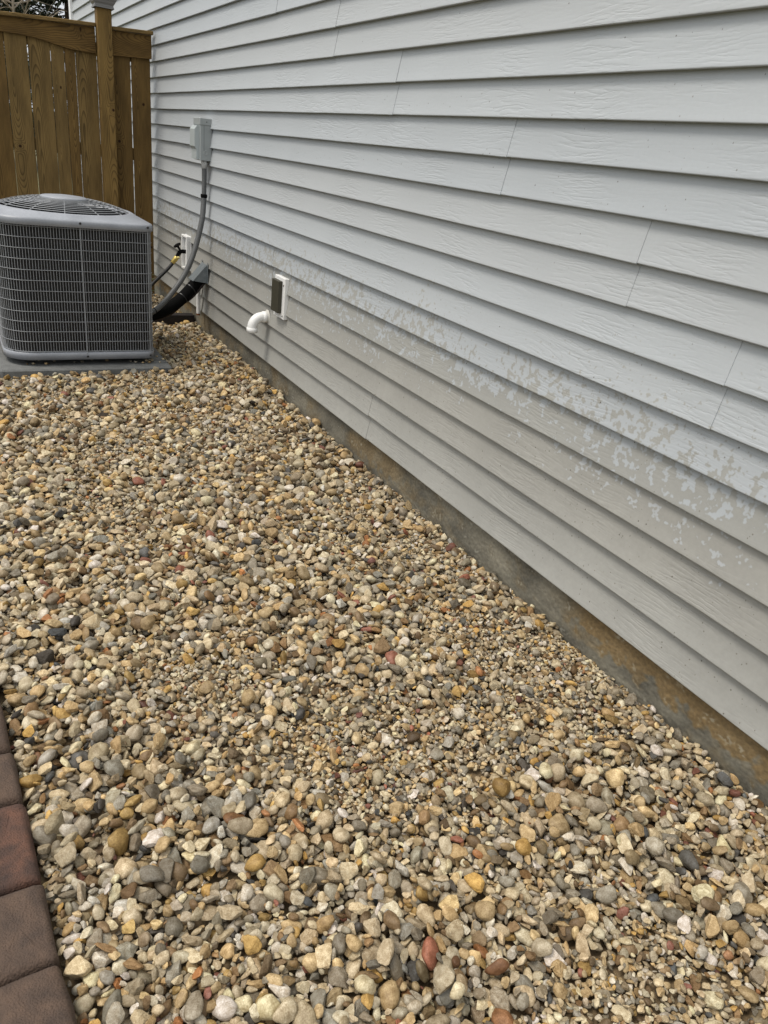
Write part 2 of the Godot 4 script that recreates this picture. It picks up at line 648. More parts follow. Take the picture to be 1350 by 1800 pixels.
func stone_colour(k: int) -> Color:
	var c: Array = STONE_TONES[k][2]
	var v := clampf(rng.randfn(0.94, 0.13), 0.6, 1.14)
	var warm := rng.randfn(0.0, 0.012)
	return Color(clampf(c[0] * v + warm, 0, 0.92), clampf(c[1] * v, 0, 0.9), clampf(c[2] * v - warm, 0, 0.88)).srgb_to_linear()

func blocked(x: float, z: float, r: float) -> bool:
	if x > GX1 - r * 0.75 or x < brick_edge(z) + r * 0.3:
		return true
	if x > -1.305 - r * 0.6 and x < -0.45 + r * 0.6 and z > -4.90 - r * 0.6 and z < -4.045 + r * 0.45:
		return true
	# the black edging board
	return x > -0.62 - r and z < -5.27 + r and z > -5.36 - r

func drop(x: float, z: float, a: float, b: float, c: float, variant: int, sink: float) -> void:
	var yaw := rng.randf() * TAU
	# slope of what lies below
	var ix := int((x - GX0) / CELL)
	var iz := int((z - GZ0) / CELL)
	var q := maxi(1, int(b * 0.8 / CELL))
	if ix - q < 0 or iz - q < 0 or ix + q >= gw or iz + q >= gh:
		return
	var hc := hm[iz * gw + ix]
	var hl := hm[iz * gw + ix - q]
	var hr := hm[iz * gw + ix + q]
	var hb := hm[(iz - q) * gw + ix]
	var hf := hm[(iz + q) * gw + ix]
	var lim := 0.9
	var nrm := Vector3(clampf((hl - hr) / (2 * q * CELL), -lim, lim), 1.0, clampf((hb - hf) / (2 * q * CELL), -lim, lim)).normalized()
	nrm = (nrm + Vector3(rng.randfn(), 0, rng.randfn()) * 0.16).normalized()
	var side := Vector3(cos(yaw), 0, sin(yaw))
	side = (side - nrm * side.dot(nrm)).normalized()
	var fwd := side.cross(nrm)
	var mean := (hl + hr + hb + hf + hc) * 0.2
	var y := lerpf(mean, maxf(maxf(maxf(hl, hr), maxf(hb, hf)), hc), 0.5) + c * sink
	var bs := Basis(side, nrm, fwd)
	var tone := pick_tone()
	stones.append([x, y, z, a, b, c, bs, variant, tone, stone_colour(tone)])
	# raise the height field by the stone's upper half
	var slope_x := -nrm.x / nrm.y
	var slope_z := -nrm.z / nrm.y
	var cs := cos(yaw)
	var sn := sin(yaw)
	var rr := int(a / CELL)
	var ia := 1.0 / (a * a)
	var ib := 1.0 / (b * b)
	for jz in range(maxi(iz - rr, 0), mini(iz + rr + 1, gh)):
		var dz := (jz - iz) * CELL
		for jx in range(maxi(ix - rr, 0), mini(ix + rr + 1, gw)):
			var dx := (jx - ix) * CELL
			var u := dx * cs + dz * sn
			var v := -dx * sn + dz * cs
			var e := 1.0 - u * u * ia - v * v * ib
			if e > 0.0:
				var top := y + dx * slope_x + dz * slope_z + c * sqrt(e)
				var at := jz * gw + jx
				if top > hm[at]:
					hm[at] = top

func build_gravel() -> void:
	gw = int((GX1 - GX0) / CELL) + 1
	gh = int((GZ1 - GZ0) / CELL) + 1
	hm.resize(gw * gh)
	var swell := noise(51, 1.1, 2)
	for z in gh:
		for x in gw:
			hm[z * gw + x] = GRAVEL_Y - 0.016 + rise(GX0 + x * CELL, GZ0 + z * CELL) + 0.012 * swell.get_noise_2d(GX0 + x * CELL, GZ0 + z * CELL)
	var fine := noise(53, 1.5, 2)
	var lvl2 := icosphere(2)
	var lvl3 := icosphere(3)
	# kinds: variants 0-6 rounded, 7-12 angular, 13-15 flaky
	var kinds := [0, 0, 0, 0, 0, 0, 0, 1, 1, 1, 1, 1, 1, 2, 2, 2]
	var shapes := []
	for k in kinds.size():
		shapes.append(stone_points(lvl3[0] if kinds[k] > 0 else lvl2[0], 300 + k, kinds[k]))
	var area := (GX1 - GX0) * (GZ1 - GZ0)
	# three passes: a hidden filling, the larger stones, then the small ones that sift into the hollows
	for stage in 3:
		var number: int = [int(area * 2200), int(area * 5600), int(area * 5200)][stage]
		for i in number:
			var x := rng.randf_range(GX0, GX1)
			var z := rng.randf_range(GZ0, GZ1)
			var far := z < -4.95
			if (far and rng.randf() < 0.4) or (z > -0.1 and rng.randf() < 0.25):
				continue
			var f := 0.7 * fine.get_noise_2d(x, z) + 0.32 * smoothstep(-1.1, -0.6, x) * smoothstep(-2.0, -1.2, z) - 0.14 - 0.2 * smoothstep(-1.1, -1.4, x)
			var long: float
			if stage == 0:
				long = rng.randf_range(0.014, 0.022)
			elif stage == 1:
				var t := rng.randf()
				long = (0.0152 + 0.013 * t + 0.017 * pow(t, 6.0)) * clampf(1.06 - f * 0.6, 0.9, 1.2)
				if f > 0.16 and rng.randf() < minf(0.6, (f - 0.1) * 1.6):
					long *= 0.58
			else:
				long = rng.randf_range(0.008, 0.0165)
			var a := long * 0.5
			var v := rng.randi() % 7 if rng.randf() < 0.45 else 7 + rng.randi() % 9
			var b := a * rng.randf_range(0.55, 0.9)
			var c := b * rng.randf_range(0.5, 0.85)
			if v >= 13:
				c *= 0.62
			if blocked(x, z, a):
				continue
			if stage > 0:
				# settle into the lowest of a few nearby spots
				var best := 1e9
				var bx := x
				var bz := z
				var reach := a * (1.2 if stage == 1 else 2.2)
				for t in (2 if stage == 1 else 4):
					var cx := x + rng.randf_range(-reach, reach)
					var cz := z + rng.randf_range(-reach, reach)
					if blocked(cx, cz, a):
						continue
					var jx := clampi(int((cx - GX0) / CELL), 0, gw - 1)
					var jz := clampi(int((cz - GZ0) / CELL), 0, gh - 1)
					var hh := hm[jz * gw + jx]
					if hh < best:
						best = hh
						bx = cx
						bz = cz
				if best > 1e8:
					continue
				x = bx
				z = bz
				if best > GRAVEL_Y + rise(x, z) + (0.010 if stage == 1 else (0.003 if f > 0.18 else -0.009)):
					continue
			drop(x, z, a, b, c, v, 0.35 if stage == 0 else 0.58)

	for i in 26:
		var on := Vector2(rng.randf_range(-1.2, -0.5), -4.12 - absf(rng.randfn(0.0, 0.05)))
		if i > 20:
			on = Vector2(rng.randf_range(-0.52, -0.47), rng.randf_range(-4.4, -4.06))
		var a := rng.randf_range(0.006, 0.011)
		var tone := pick_tone()
		stones.append([on.x, 0.0135 + a * 0.55, on.y, a, a * 0.8, a * 0.6, Basis(Vector3.UP, rng.randf() * TAU), rng.randi() % 7, tone, stone_colour(tone)])

	var m := mat(Color.WHITE, 0.52)
	m.vertex_color_use_as_albedo = true
	m.albedo_texture = mottled(61, Color(0.56, 0.51, 0.44), Color(1.0, 1.0, 1.0), 512, 0.016, 0.10, 0.42)
	m.normal_enabled = true
	m.normal_texture = bumps(62, 512, 0.05, 3.0, 4)
	m.normal_scale = 0.6
	m.metallic_specular = 0.35
	triplanar(m, 6.0)

	# broken stones: coarser grain and streaks
	var mr: StandardMaterial3D = m.duplicate()
	mr.roughness = 0.75
	mr.albedo_texture = mottled(63, Color(0.58, 0.52, 0.44), Color(1.0, 1.0, 1.0), 512, 0.03, 0.16, 0.5)
	mr.normal_texture = bumps(64, 512, 0.06, 5.0, 5)
	mr.normal_scale = 0.9
	var stone_mats := [m, mr, mr]

	# the 300 that show largest become objects of their own
	var order := []
	var inv := cam_basis.inverse()
	for i in stones.size():
		var s: Array = stones[i]
		var p := Vector3(s[0], s[1], s[2])
		var q := inv * (p - cam_at)
		if q.z > -0.2:
			continue
		var px := Vector2(675.0 + FOCAL * q.x / -q.z, 900.0 - FOCAL * q.y / -q.z)
		if px.x < 12 or px.x > 1338 or px.y < 0 or px.y > 1788:
			continue
		var ix := int((p.x - GX0) / CELL)
		var iz := int((p.z - GZ0) / CELL)
		var own: float = p.y + s[5]
		if hm[iz * gw + ix] > own + 0.0025:
			continue
		order.append([s[3] * s[4] / (q.z * q.z), i, px])
	order.sort_custom(func(a, b): return a[0] > b[0] or (a[0] == b[0] and a[1] < b[1]))
	var single := {}
	var rows := {}
	for k in mini(300, order.size()):
		single[order[k][1]] = true
		var s: Array = stones[order[k][1]]
		var px: Vector2 = order[k][2]
		var kind: String = ["rounded", "angular", "flat"][kinds[s[7]]]
		if s[4] / s[3] < 0.68 and kinds[s[7]] == 0:
			kind = "elongated"
		var zone: String = ["far left", "centre left", "centre right", "far right"][clampi(int(px.x / 337.5), 0, 3)]
		var depth: String = "bottom edge" if px.y > 1650 else ("lower part" if px.y > 1500 else ("lower middle" if px.y > 1330 else ("mid height" if px.y > 1150 else "upper area")))
		var key := "%s %s pebble|%s, %s" % [STONE_TONES[s[8]][0], kind, zone, depth]
		if not rows.has(key):
			rows[key] = []
		rows[key].append([px.x, order[k][1]])
	var ordinals := ["first", "second", "third", "fourth", "fifth", "sixth", "seventh", "eighth", "ninth", "tenth", "eleventh", "twelfth"]
	for key in rows:
		var list: Array = rows[key]
		list.sort_custom(func(a, b): return a[0] < b[0])
		var bits: PackedStringArray = key.split("|")
		for n in list.size():
			var label := "%s lying loose on gravel, %s" % [bits[0], bits[1]]
			if list.size() > 1:
				label = "%s from left of %ss on gravel, %s" % [ordinals[mini(n, 11)], bits[0], bits[1]]
			var s: Array = stones[list[n][1]]
			var o := MeshInstance3D.new()
			o.name = numbered("pebble")
			o.mesh = stone_mesh(shapes[s[7]], lvl3[1] if kinds[s[7]] > 0 else lvl2[1], Vector3(s[3], s[5], s[4]), s[9])
			o.material_override = stone_mats[kinds[s[7]]]
			add_child(o)
			o.transform = Transform3D(s[6], Vector3(s[0], s[1], s[2]))
			tag(o, label, "pebble", "larger pebbles lying on the gravel")
	var bed := Node3D.new()
	bed.name = "gravel"
	bed.set_meta("kind", "stuff")
	bed.set_meta("label", "tan and grey pebble gravel covering the ground beside the house wall")
	bed.set_meta("category", "gravel")
	add_child(bed)
	var per := []
	for k in kinds.size():
		per.append([])
	for i in stones.size():
		if not single.has(i):
			per[stones[i][7]].append(i)
	for k in kinds.size():
		var mm := MultiMesh.new()
		mm.transform_format = MultiMesh.TRANSFORM_3D
		mm.use_colors = true
		mm.mesh = stone_mesh(shapes[k], lvl3[1] if kinds[k] > 0 else lvl2[1], Vector3.ONE)
		mm.instance_count = per[k].size()
		for n in per[k].size():
			var s: Array = stones[per[k][n]]
			mm.set_instance_transform(n, Transform3D(s[6] * Basis.from_scale(Vector3(s[3], s[5], s[4])), Vector3(s[0], s[1], s[2])))
			mm.set_instance_color(n, s[9])
		var mi := MultiMeshInstance3D.new()
		mi.name = "loose_pebbles"
		mi.multimesh = mm
		mi.material_override = stone_mats[kinds[k]]
		mi.set_meta("kind", "stuff")
		bed.add_child(mi, true)
	print("stones ", stones.size())

# ---------------------------------------------------------------- brick edging
func build_brick_path() -> void:
	var path := structure("brick_path")
	var mats := []
	for k in 4:
		var m := mat(Color.WHITE, 0.9)
		var a: Color = [Color(0.18, 0.15, 0.135), Color(0.22, 0.18, 0.155), Color(0.19, 0.15, 0.135), Color(0.17, 0.155, 0.145)][k]
		var b: Color = [Color(0.39, 0.30, 0.24), Color(0.37, 0.295, 0.24), Color(0.42, 0.285, 0.22), Color(0.36, 0.30, 0.25)][k]
		m.albedo_texture = mottled(70 + k, a, b, 512, 0.010, 0.38, 0.5)
		m.normal_enabled = true
		m.normal_texture = bumps(80 + k, 256, 0.22, 5.0)
		m.normal_scale = 0.5
		triplanar(m, 4.0)
		mats.append(m)
	# lengths of the bricks at the gravel's edge, from the far end
	var slope := atan(0.063)
	var along := [-1.68, -1.517, -1.322, -1.177, -0.982, -0.824, -0.665, -0.47, -0.28, -0.13, 0.06, 0.25, 0.40]
	while along[0] > -6.1:
		along.push_front(along[0] - (0.145 if along.size() % 3 == 0 else 0.19))
	for row in 4:
		var edge := -0.003 - row * 0.1005
		var shift: float = [0.0, 0.07, -0.04, 0.05][row]
		for k in along.size() - 1:
			var z0: float = along[k] + shift + 0.002
			var z1: float = along[k + 1] + shift - 0.002
			var top := 0.004 + rng.randf_range(-0.003, 0.003)
			var mesh := worn_brick(0.096, z1 - z0, 0.07, rng.randi())
			var br := part("brick", mesh, mats[rng.randi() % 4], path)
			var zc := (z0 + z1) * 0.5
			br.transform = Transform3D(Basis(Vector3.UP, slope + rng.randf_range(-0.02, 0.02)) * Basis(Vector3.FORWARD, rng.randf_range(-0.02, 0.02)), Vector3(brick_edge(zc) + edge - 0.048, top - 0.035, zc))

# a tumbled paver: rounded, slightly uneven edges
func worn_brick(w: float, l: float, h: float, seed_: int) -> ArrayMesh:
	var n := noise(seed_ % 100000, 14.0, 3)
	var st := begin()
	var rings := []
	var per := 56
	for lev in [[-0.5, 0.0], [0.26, 0.0], [0.40, 0.003], [0.47, 0.0075], [0.5, 0.014], [0.503, 0.03]]:
		var ring := PackedVector3Array()
		for i in per:
			var a := TAU * i / per
			# superellipse outline
			var ex := 0.16
			var px: float = signf(cos(a)) * pow(absf(cos(a)), ex) * (w * 0.5 - lev[1])
			var pz: float = signf(sin(a)) * pow(absf(sin(a)), ex) * (l * 0.5 - lev[1])
			var p := Vector3(px, lev[0] * h, pz)
			var d := n.get_noise_3dv(p * 2.0) * 0.006
			p += Vector3(px, 0, pz).normalized() * d
			p.y += n.get_noise_3dv(p * 2.0 + Vector3(5, 5, 5)) * (0.003 if lev[0] > 0.3 else 0.0)
			ring.append(p)
		rings.append(ring)
	rings.reverse()
	loft(st, rings)
	cap(st, rings[0], false)
	return done(st)

# ---------------------------------------------------------------- fence
func wood_texture(seed_: int, knots: Array, dark: Color, light: Color) -> ImageTexture:
	var w := 160
	var h := 1024
	var warp := noise(seed_, 0.006, 3)
	var fib := noise(seed_ + 1, 0.12, 2)
	var tone := noise(seed_ + 2, 0.008, 3)
	var out := PackedByteArray()
	out.resize(w * h * 3)
	var r := RandomNumberGenerator.new()
	r.seed = seed_
	var heart := r.randf_range(0.25, 0.75)
	var lean := r.randf_range(-0.2, 0.2)
	for y in h:
		var v := float(y) / h
		for x in w:
			var u := float(x) / w
			var du := (u - heart - lean * (v - 0.5)) * 1.25 + warp.get_noise_2d(x * 0.6, y * 0.5) * 0.12
			var depth := 0.28 + 0.34 * sin(v * 5.2 + seed_) + warp.get_noise_2d(300.0, y * 0.35) * 0.25
			var kn := 0.0
			for k in knots:
				var dk := Vector2((u - k.x) * 0.14, (v - k.y) * 1.9).length()
				depth += 0.30 * exp(-dk * dk / 0.0011)
				kn = maxf(kn, clampf(1.5 - dk / 0.0085, 0.0, 1.0))
			var rings := sqrt(du * du + depth * depth) * 16.0
			var s := rings - floorf(rings)
			var late := smoothstep(0.45, 0.92, s) * (1.0 - smoothstep(0.93, 1.0, s))
			var f := fib.get_noise_2d(x * 3.0, y * 0.10)
			var t := clampf(0.66 - late * 0.42 + f * 0.22 + tone.get_noise_2d(x, y * 0.5) * 0.28, 0.0, 1.0)
			var c := dark.lerp(light, t)
			if kn > 0.0:
				c = c.lerp(Color(0.13, 0.07, 0.03), kn * 0.85)
			var i := (y * w + x) * 3
			out[i] = int(c.r * 255.0)
			out[i + 1] = int(c.g * 255.0)
			out[i + 2] = int(c.b * 255.0)
	return ImageTexture.create_from_image(Image.create_from_data(w, h, false, Image.FORMAT_RGB8, out))

func wood_mat(t: Texture2D, tint := Color.WHITE) -> StandardMaterial3D:
	var m := mat(tint, 0.75)
	m.albedo_texture = t
	m.metallic_specular = 0.3
	return m

# upright board; the face's uv spans one picture
func board_mesh(w: float, y0: float, y1: float, t: float, flip: bool, shift: float) -> ArrayMesh:
	var st := begin()
	var b := 0.0015
	var fu := func(p: Vector3) -> Vector2:
		var u := p.x / w + 0.5
		return Vector2(1.0 - u if flip else u, 1.0 - (p.y - y0) / 1.9 + shift)
	var x := w * 0.5
	var q := [[Vector3(-x + b, y0, 0), Vector3(-x + b, y1, 0), Vector3(x - b, y1, 0), Vector3(x - b, y0, 0)],
		[Vector3(x - b, y0, 0), Vector3(x - b, y1, 0), Vector3(x, y1, -b), Vector3(x, y0, -b)],
		[Vector3(-x, y0, -b), Vector3(-x, y1, -b), Vector3(-x + b, y1, 0), Vector3(-x + b, y0, 0)],
		[Vector3(x, y0, -b), Vector3(x, y1, -b), Vector3(x, y1, -t), Vector3(x, y0, -t)],
		[Vector3(-x, y0, -t), Vector3(-x, y1, -t), Vector3(-x, y1, -b), Vector3(-x, y0, -b)],
		[Vector3(x, y0, -t), Vector3(x, y1, -t), Vector3(-x, y1, -t), Vector3(-x, y0, -t)],
		[Vector3(-x, y1, -b), Vector3(-x, y1, -t), Vector3(x, y1, -t), Vector3(x, y1, -b)]]
	for f in q:
		quad(st, f[0], f[1], f[2], f[3], fu.call(f[0]), fu.call(f[1]), fu.call(f[2]), fu.call(f[3]))
	return done(st)

func build_fence() -> void:
	var fence := thing("wooden_fence", "stained brown wooden privacy fence behind the air conditioner, butting the house wall", "fence", Vector3(0, 0, -6.36))
	var dark := Color(0.275, 0.22, 0.128)
	var light := Color(0.56, 0.462, 0.285)
	var pics := [wood_texture(5, [Vector2(0.62, 0.66)], dark, light), wood_texture(9, [Vector2(0.4, 0.32), Vector2(0.15, 0.85)], dark, light),
		wood_texture(14, [], dark, light), wood_texture(23, [Vector2(0.45, 0.83), Vector2(0.7, 0.5)], dark, light)]
	var mats := []
	for p in pics:
		mats.append(wood_mat(p))
		mats.append(wood_mat(p, Color(0.92, 0.89, 0.84)))
	var edges := [-2.55, -2.41, -2.27, -2.13, -1.985, -1.845, -1.70, -1.56, -1.415, -1.27, -1.125, -0.98, -0.838, -0.696, -0.608, -0.534, -0.390, -0.302, -0.161, -0.024]
	var gaps := [0.004, 0.004, 0.005, 0.004, 0.004, 0.005, 0.004, 0.004, 0.004, 0.004, 0.003, 0.003, 0.006, 0.003, 0.0035, 0.006, 0.006, 0.004, 0.009, 0.0]
	for k in edges.size() - 1:
		var x0: float = edges[k] + gaps[k] * 0.5
		var x1: float = edges[k + 1] - gaps[k + 1] * 0.5
		var b := part("board", board_mesh(x1 - x0, -0.04 + rng.randf() * 0.01, 1.70, 0.016, rng.randf() < 0.5, rng.randf_range(0.0, 0.12)), mats[[6, 2, 4, 0, 5, 3, 7, 1, 4, 0, 3, 6, 4, 2, 1, 4, 5, 7, 3][k]], fence)
		b.position = Vector3((x0 + x1) * 0.5, 0, rng.randf_range(-0.0025, 0.0025))
		b.rotation.z = rng.randf_range(-0.0012, 0.0012)
	# rails behind the boards
	var lying := wood_mat(pics[2])
	lying.uv1_scale = Vector3(6.0, 0.5, 1.0)
	for y in [0.2, 0.95, 1.6]:
		part("rail", box_mesh(Vector3(-2.55, y, -0.058), Vector3(-0.024, y + 0.085, -0.0205), 0.002), lying, fence)
	# trim boards under the cap; the longer one is cut in a curve
	var trim := wood_mat(pics[2], Color(0.9, 0.86, 0.8))
	trim.uv1_scale = Vector3(0.5, 4.0, 1.0)
	var trim_pic := wood_texture(31, [Vector2(0.42, 0.42)], dark, light).get_image()
	trim_pic.rotate_90(CLOCKWISE)
	trim.albedo_texture = ImageTexture.create_from_image(trim_pic)
	trim.uv1_scale = Vector3(0.85, -5.5, 1.0)
	var st := begin()
	prism(st, PackedVector2Array([Vector2(-0.286, 1.618), Vector2(-0.016, 1.634), Vector2(-0.016, 1.779), Vector2(-0.286, 1.768)]), 0.004, 0.022)
	part("trim_board", done(st), trim, fence)
	var poly := PackedVector2Array([Vector2(-0.40, 1.768), Vector2(-2.55, 1.655)])
	for k in 15:
		var x := lerpf(-2.55, -0.40, float(k) / 14.0)
		if x < -1.0:
			poly.append(Vector2(x, lerpf(1.56, 1.648, smoothstep(-2.2, -1.0, x))))
	for x in [-0.98, -0.9, -0.82, -0.75, -0.68, -0.62, -0.56, -0.50, -0.40]:
		poly.append(Vector2(x, lerpf(1.6505, 1.6125, smoothstep(-0.86, -0.52, x))))
	st = begin()
	prism(st, poly, 0.004, 0.022)
	part("trim_board", done(st), trim, fence)
	# cap rails
	var capm := wood_mat(pics[2], Color(1.0, 1.0, 1.0))
	capm.albedo_texture = trim.albedo_texture
	capm.uv1_scale = Vector3(0.9, 7.0, 1.0)
	st = begin()
	bevel_box(st, Vector3(-0.135, -0.011, -0.05), Vector3(0.145, 0.012, 0.05), 0.003, Transform3D(Basis(Vector3.BACK, 0.05), Vector3(-0.152, 1.787, 0)))
	part("cap_rail", done(st), capm, fence)
	st = begin()
	bevel_box(st, Vector3(-2.17, -0.011, -0.05), Vector3(0.0, 0.012, 0.05), 0.003, Transform3D(Basis(Vector3.BACK, 0.0535), Vector3(-0.397, 1.782, 0)))
	part("cap_rail", done(st), capm, fence)
	# post and its pewter cap
	st = begin()
	bevel_box(st, Vector3(-0.394, -0.05, 0.001), Vector3(-0.296, 1.886, 0.088), 0.004, Transform3D.IDENTITY, Vector2(0.3, 0))
	var pm := wood_mat(pics[0], Color(1.02, 1.0, 0.95))
	pm.uv1_scale = Vector3(8.0, 0.52, 1.0)
	var post := part("post", done(st), pm, fence)
	st = begin()
	var rings := []
	for lv in [[0.064, 1.884], [0.064, 1.892], [0.060, 1.896], [0.060, 1.905], [0.069, 1.916], [0.072, 1.925], [0.081, 1.937], [0.082, 1.952], [0.078, 1.957], [0.055, 1.975], [0.012, 2.03], [0.001, 2.032]]:
		var hw: float = lv[0]
		rings.append(PackedVector3Array([Vector3(-hw, lv[1], hw), Vector3(hw, lv[1], hw), Vector3(hw, lv[1], -hw), Vector3(-hw, lv[1], -hw)]))
	loft(st, rings, true, false)
	var pc := part("post_cap", done(st), mat(Color(0.47, 0.465, 0.46), 0.5, 0.2), post)
	pc.position = Vector3(-0.345, 0, 0.044)
	pc.set_meta("label", "pewter grey moulded post cap")

# ---------------------------------------------------------------- air conditioner
func ac_outline(hx: float, hz: float, radii: Array, grow := 0.0) -> PackedVector2Array:
	# corners: front left, front right, back right, back left; (x, z) with z towards the camera
	var cs := [Vector2(-1, 1), Vector2(1, 1), Vector2(1, -1), Vector2(-1, -1)]
	var out := PackedVector2Array()
	for k in 4:
		var r: float = radii[k] + grow
		var c := Vector2(cs[k].x * (hx + grow - r), cs[k].y * (hz + grow - r))
		var start: float = [PI, PI / 2, 0.0, -PI / 2][k]
		for i in 9:
			var a := start - PI / 2 * i / 8.0
			out.append(c + Vector2(cos(a), sin(a)) * r)
	return out

func ray_ring(poly: PackedVector2Array, n: int) -> PackedVector2Array:
	var out := PackedVector2Array()
	for i in n:
		var d := Vector2(cos(-TAU * i / n), sin(-TAU * i / n))
		for k in poly.size():
			var hit = Geometry2D.segment_intersects_segment(Vector2.ZERO, d * 3.0, poly[k], poly[(k + 1) % poly.size()])
			if hit != null:
				out.append(hit)
				break
	return out

func lift(poly: PackedVector2Array, y: float, scale_ := 1.0) -> PackedVector3Array:
	var out := PackedVector3Array()
	for p in poly:
		out.append(Vector3(p.x * scale_, y, p.y * scale_))
	return out

func walk(poly: PackedVector2Array, step: float) -> Array:
	# points and outward normals every step metres
	var out := []
	var left := 0.0
	for k in poly.size():
		var a := poly[k]
		var b := poly[(k + 1) % poly.size()]
		var l := a.distance_to(b)
		while left <= l and l > 1e-6:
			out.append(a.lerp(b, left / l))
			left += step
		left -= l
	return out

func build_air_conditioner() -> void:
	var padm := mat(Color.WHITE, 0.85)
	padm.albedo_texture = mottled(90, Color(0.33, 0.335, 0.33), Color(0.44, 0.445, 0.44), 256, 0.02, 0.2, 0.5)
	triplanar(padm, 2.5)
	var pad := part("equipment_pad", box_mesh(Vector3(-0.425, -0.085, -0.425), Vector3(0.425, 0.0, 0.425), 0.008), padm, self)
	pad.position = Vector3(-0.877, 0.013, -4.468)
	tag(pad, "grey slab in the gravel under the air conditioner", "equipment pad")

	var ac := thing("air_conditioner", "grey outdoor air conditioner unit with wire guard, standing on a slab", "air conditioner", Vector3(-0.9, 0.011, -4.475))
	var paint := mat(Color.WHITE, 0.42)
	paint.albedo_texture = mottled(91, Color(0.50, 0.515, 0.54), Color(0.58, 0.595, 0.62), 256, 0.01, 0.12, 0.4)
	triplanar(paint, 2.0)
	paint.metallic_specular = 0.5
	var wire := mat(Color(0.54, 0.55, 0.56), 0.4)
	var black := mat(Color(0.055, 0.056, 0.06), 0.7)
	var radii := [0.14, 0.05, 0.05, 0.14]
	var H := 0.37
	# base pan
	var st := begin()
	var o0 := ac_outline(H, H, radii, 0.0)
	var o1 := ac_outline(H, H, radii, 0.004)
	loft(st, [lift(o1, 0.034), lift(o1, 0.067), lift(o0, 0.071), lift(ac_outline(H, H, radii, -0.02), 0.071)])
	loft(st, [lift(ac_outline(H, H, radii, -0.03), 0.036), lift(o1, 0.034)])
	cap(st, lift(ac_outline(H, H, radii, -0.03), 0.036), true)
	var pan := part("base_pan", done(st), paint, ac)
	for f in [Vector2(-0.25, 0.25), Vector2(0.25, 0.25), Vector2(0.25, -0.25), Vector2(-0.25, -0.25)]:
		part("foot", box_mesh(Vector3(f.x - 0.03, 0.0, f.y - 0.03), Vector3(f.x + 0.03, 0.036, f.y + 0.03), 0.004), black, ac)
	# coil with fins
	st = begin()
	var coil_ring := ac_outline(H - 0.02, H - 0.02, [0.12, 0.035, 0.035, 0.12])
	st.set_smooth_group(0)
	var run := 0.0
	for k in coil_ring.size():
		var a := coil_ring[k]
		var b := coil_ring[(k + 1) % coil_ring.size()]
		var l := a.distance_to(b)
		quad(st, Vector3(a.x, 0.07, a.y), Vector3(a.x, 0.69, a.y), Vector3(b.x, 0.69, b.y), Vector3(b.x, 0.07, b.y), Vector2(run, 0), Vector2(run, 0.62), Vector2(run + l, 0.62), Vector2(run + l, 0))
		run += l
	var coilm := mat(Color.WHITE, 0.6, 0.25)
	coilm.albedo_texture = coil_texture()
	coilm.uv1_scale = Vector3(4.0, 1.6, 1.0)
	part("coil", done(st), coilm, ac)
	# wire guard: uprights and hoops welded together
	st = begin()
	var guard := ac_outline(H - 0.003, H - 0.003, [0.137, 0.047, 0.047, 0.137])
	for p in walk(guard, 0.0132):
		tube(st, PackedVector3Array([Vector3(p.x, 0.069, p.y), Vector3(p.x, 0.692, p.y)]), [0.0016], 4, false)
	var hoop := ac_outline(H, H, radii)
	for k in 13:
		var y := 0.078 + k * 0.0505
		var path := lift(hoop, y)
		path.append(path[0])
		tube(st, path, [0.0016], 4, false)
	part("wire_guard", done(st), wire, ac).set_meta("kind", "stuff")
	# straps with screws
	for p in [Vector3(0.02, 0, H + 0.003), Vector3(-0.318, 0, H - 0.040), Vector3(0.345, 0, H - 0.004)]:
		part("strap", box_mesh(p + Vector3(-0.0022, 0.06, -0.003), p + Vector3(0.0022, 0.70, 0.001), 0.001), wire, ac)
		st = begin()
		lathe(st, [Vector2(0.0, 0.004), Vector2(0.005, 0.003), Vector2(0.0062, 0.0)], p + Vector3(0, 0.050, 0.0025), Vector3.BACK, 10)
		part("screw", done(st), mat(Color(0.2, 0.2, 0.2), 0.4, 0.6), ac)
		st = begin()
		lathe(st, [Vector2(0.0, 0.004), Vector2(0.005, 0.003), Vector2(0.0062, 0.0)], p + Vector3(0, 0.712, 0.009), Vector3.BACK, 10)
		part("screw", done(st), mat(Color(0.2, 0.2, 0.2), 0.4, 0.6), ac)
	# dark service panel on the back right corner
	part("service_panel", box_mesh(Vector3(H - 0.018, 0.072, -H + 0.02), Vector3(H - 0.004, 0.69, -H + 0.30), 0.003), paint, ac)
	# lid with fan opening
	st = begin()
	var rr := [0.15, 0.06, 0.06, 0.15]
	var N := 96
	var l0 := ray_ring(ac_outline(H, H, rr, 0.010), N)
	var l1 := ray_ring(ac_outline(H, H, rr, 0.012), N)
	var l2 := ray_ring(ac_outline(H, H, rr, 0.008), N)
	var l3 := ray_ring(ac_outline(H, H, rr, -0.006), N)
	var circle := PackedVector2Array()
	for i in N:
		circle.append(Vector2(cos(-TAU * i / N), sin(-TAU * i / N)))
	loft(st, [lift(l0, 0.690), lift(l1, 0.691), lift(l1, 0.716), lift(l2, 0.7235), lift(l3, 0.727), lift(circle, 0.742, 0.345), lift(circle, 0.748, 0.332), lift(circle, 0.747, 0.322), lift(circle, 0.735, 0.314)])
	var lid := part("lid", done(st), paint, ac)
	st = begin()
	loft(st, [lift(circle, 0.734, 0.3138), lift(circle, 0.60, 0.312)])
	part("fan_shroud", done(st), black, ac)
	# fan guard: rings on a shallow dome
	st = begin()
	for k in 10:
		var r := 0.134 + k * 0.0212
		var y := 0.797 - 0.052 * pow(r / 0.325, 2.4)
		var path := lift(ray_ring_circle(48), y, r)
		path.append(path[0])
		tube(st, path, [0.0023], 5, false)
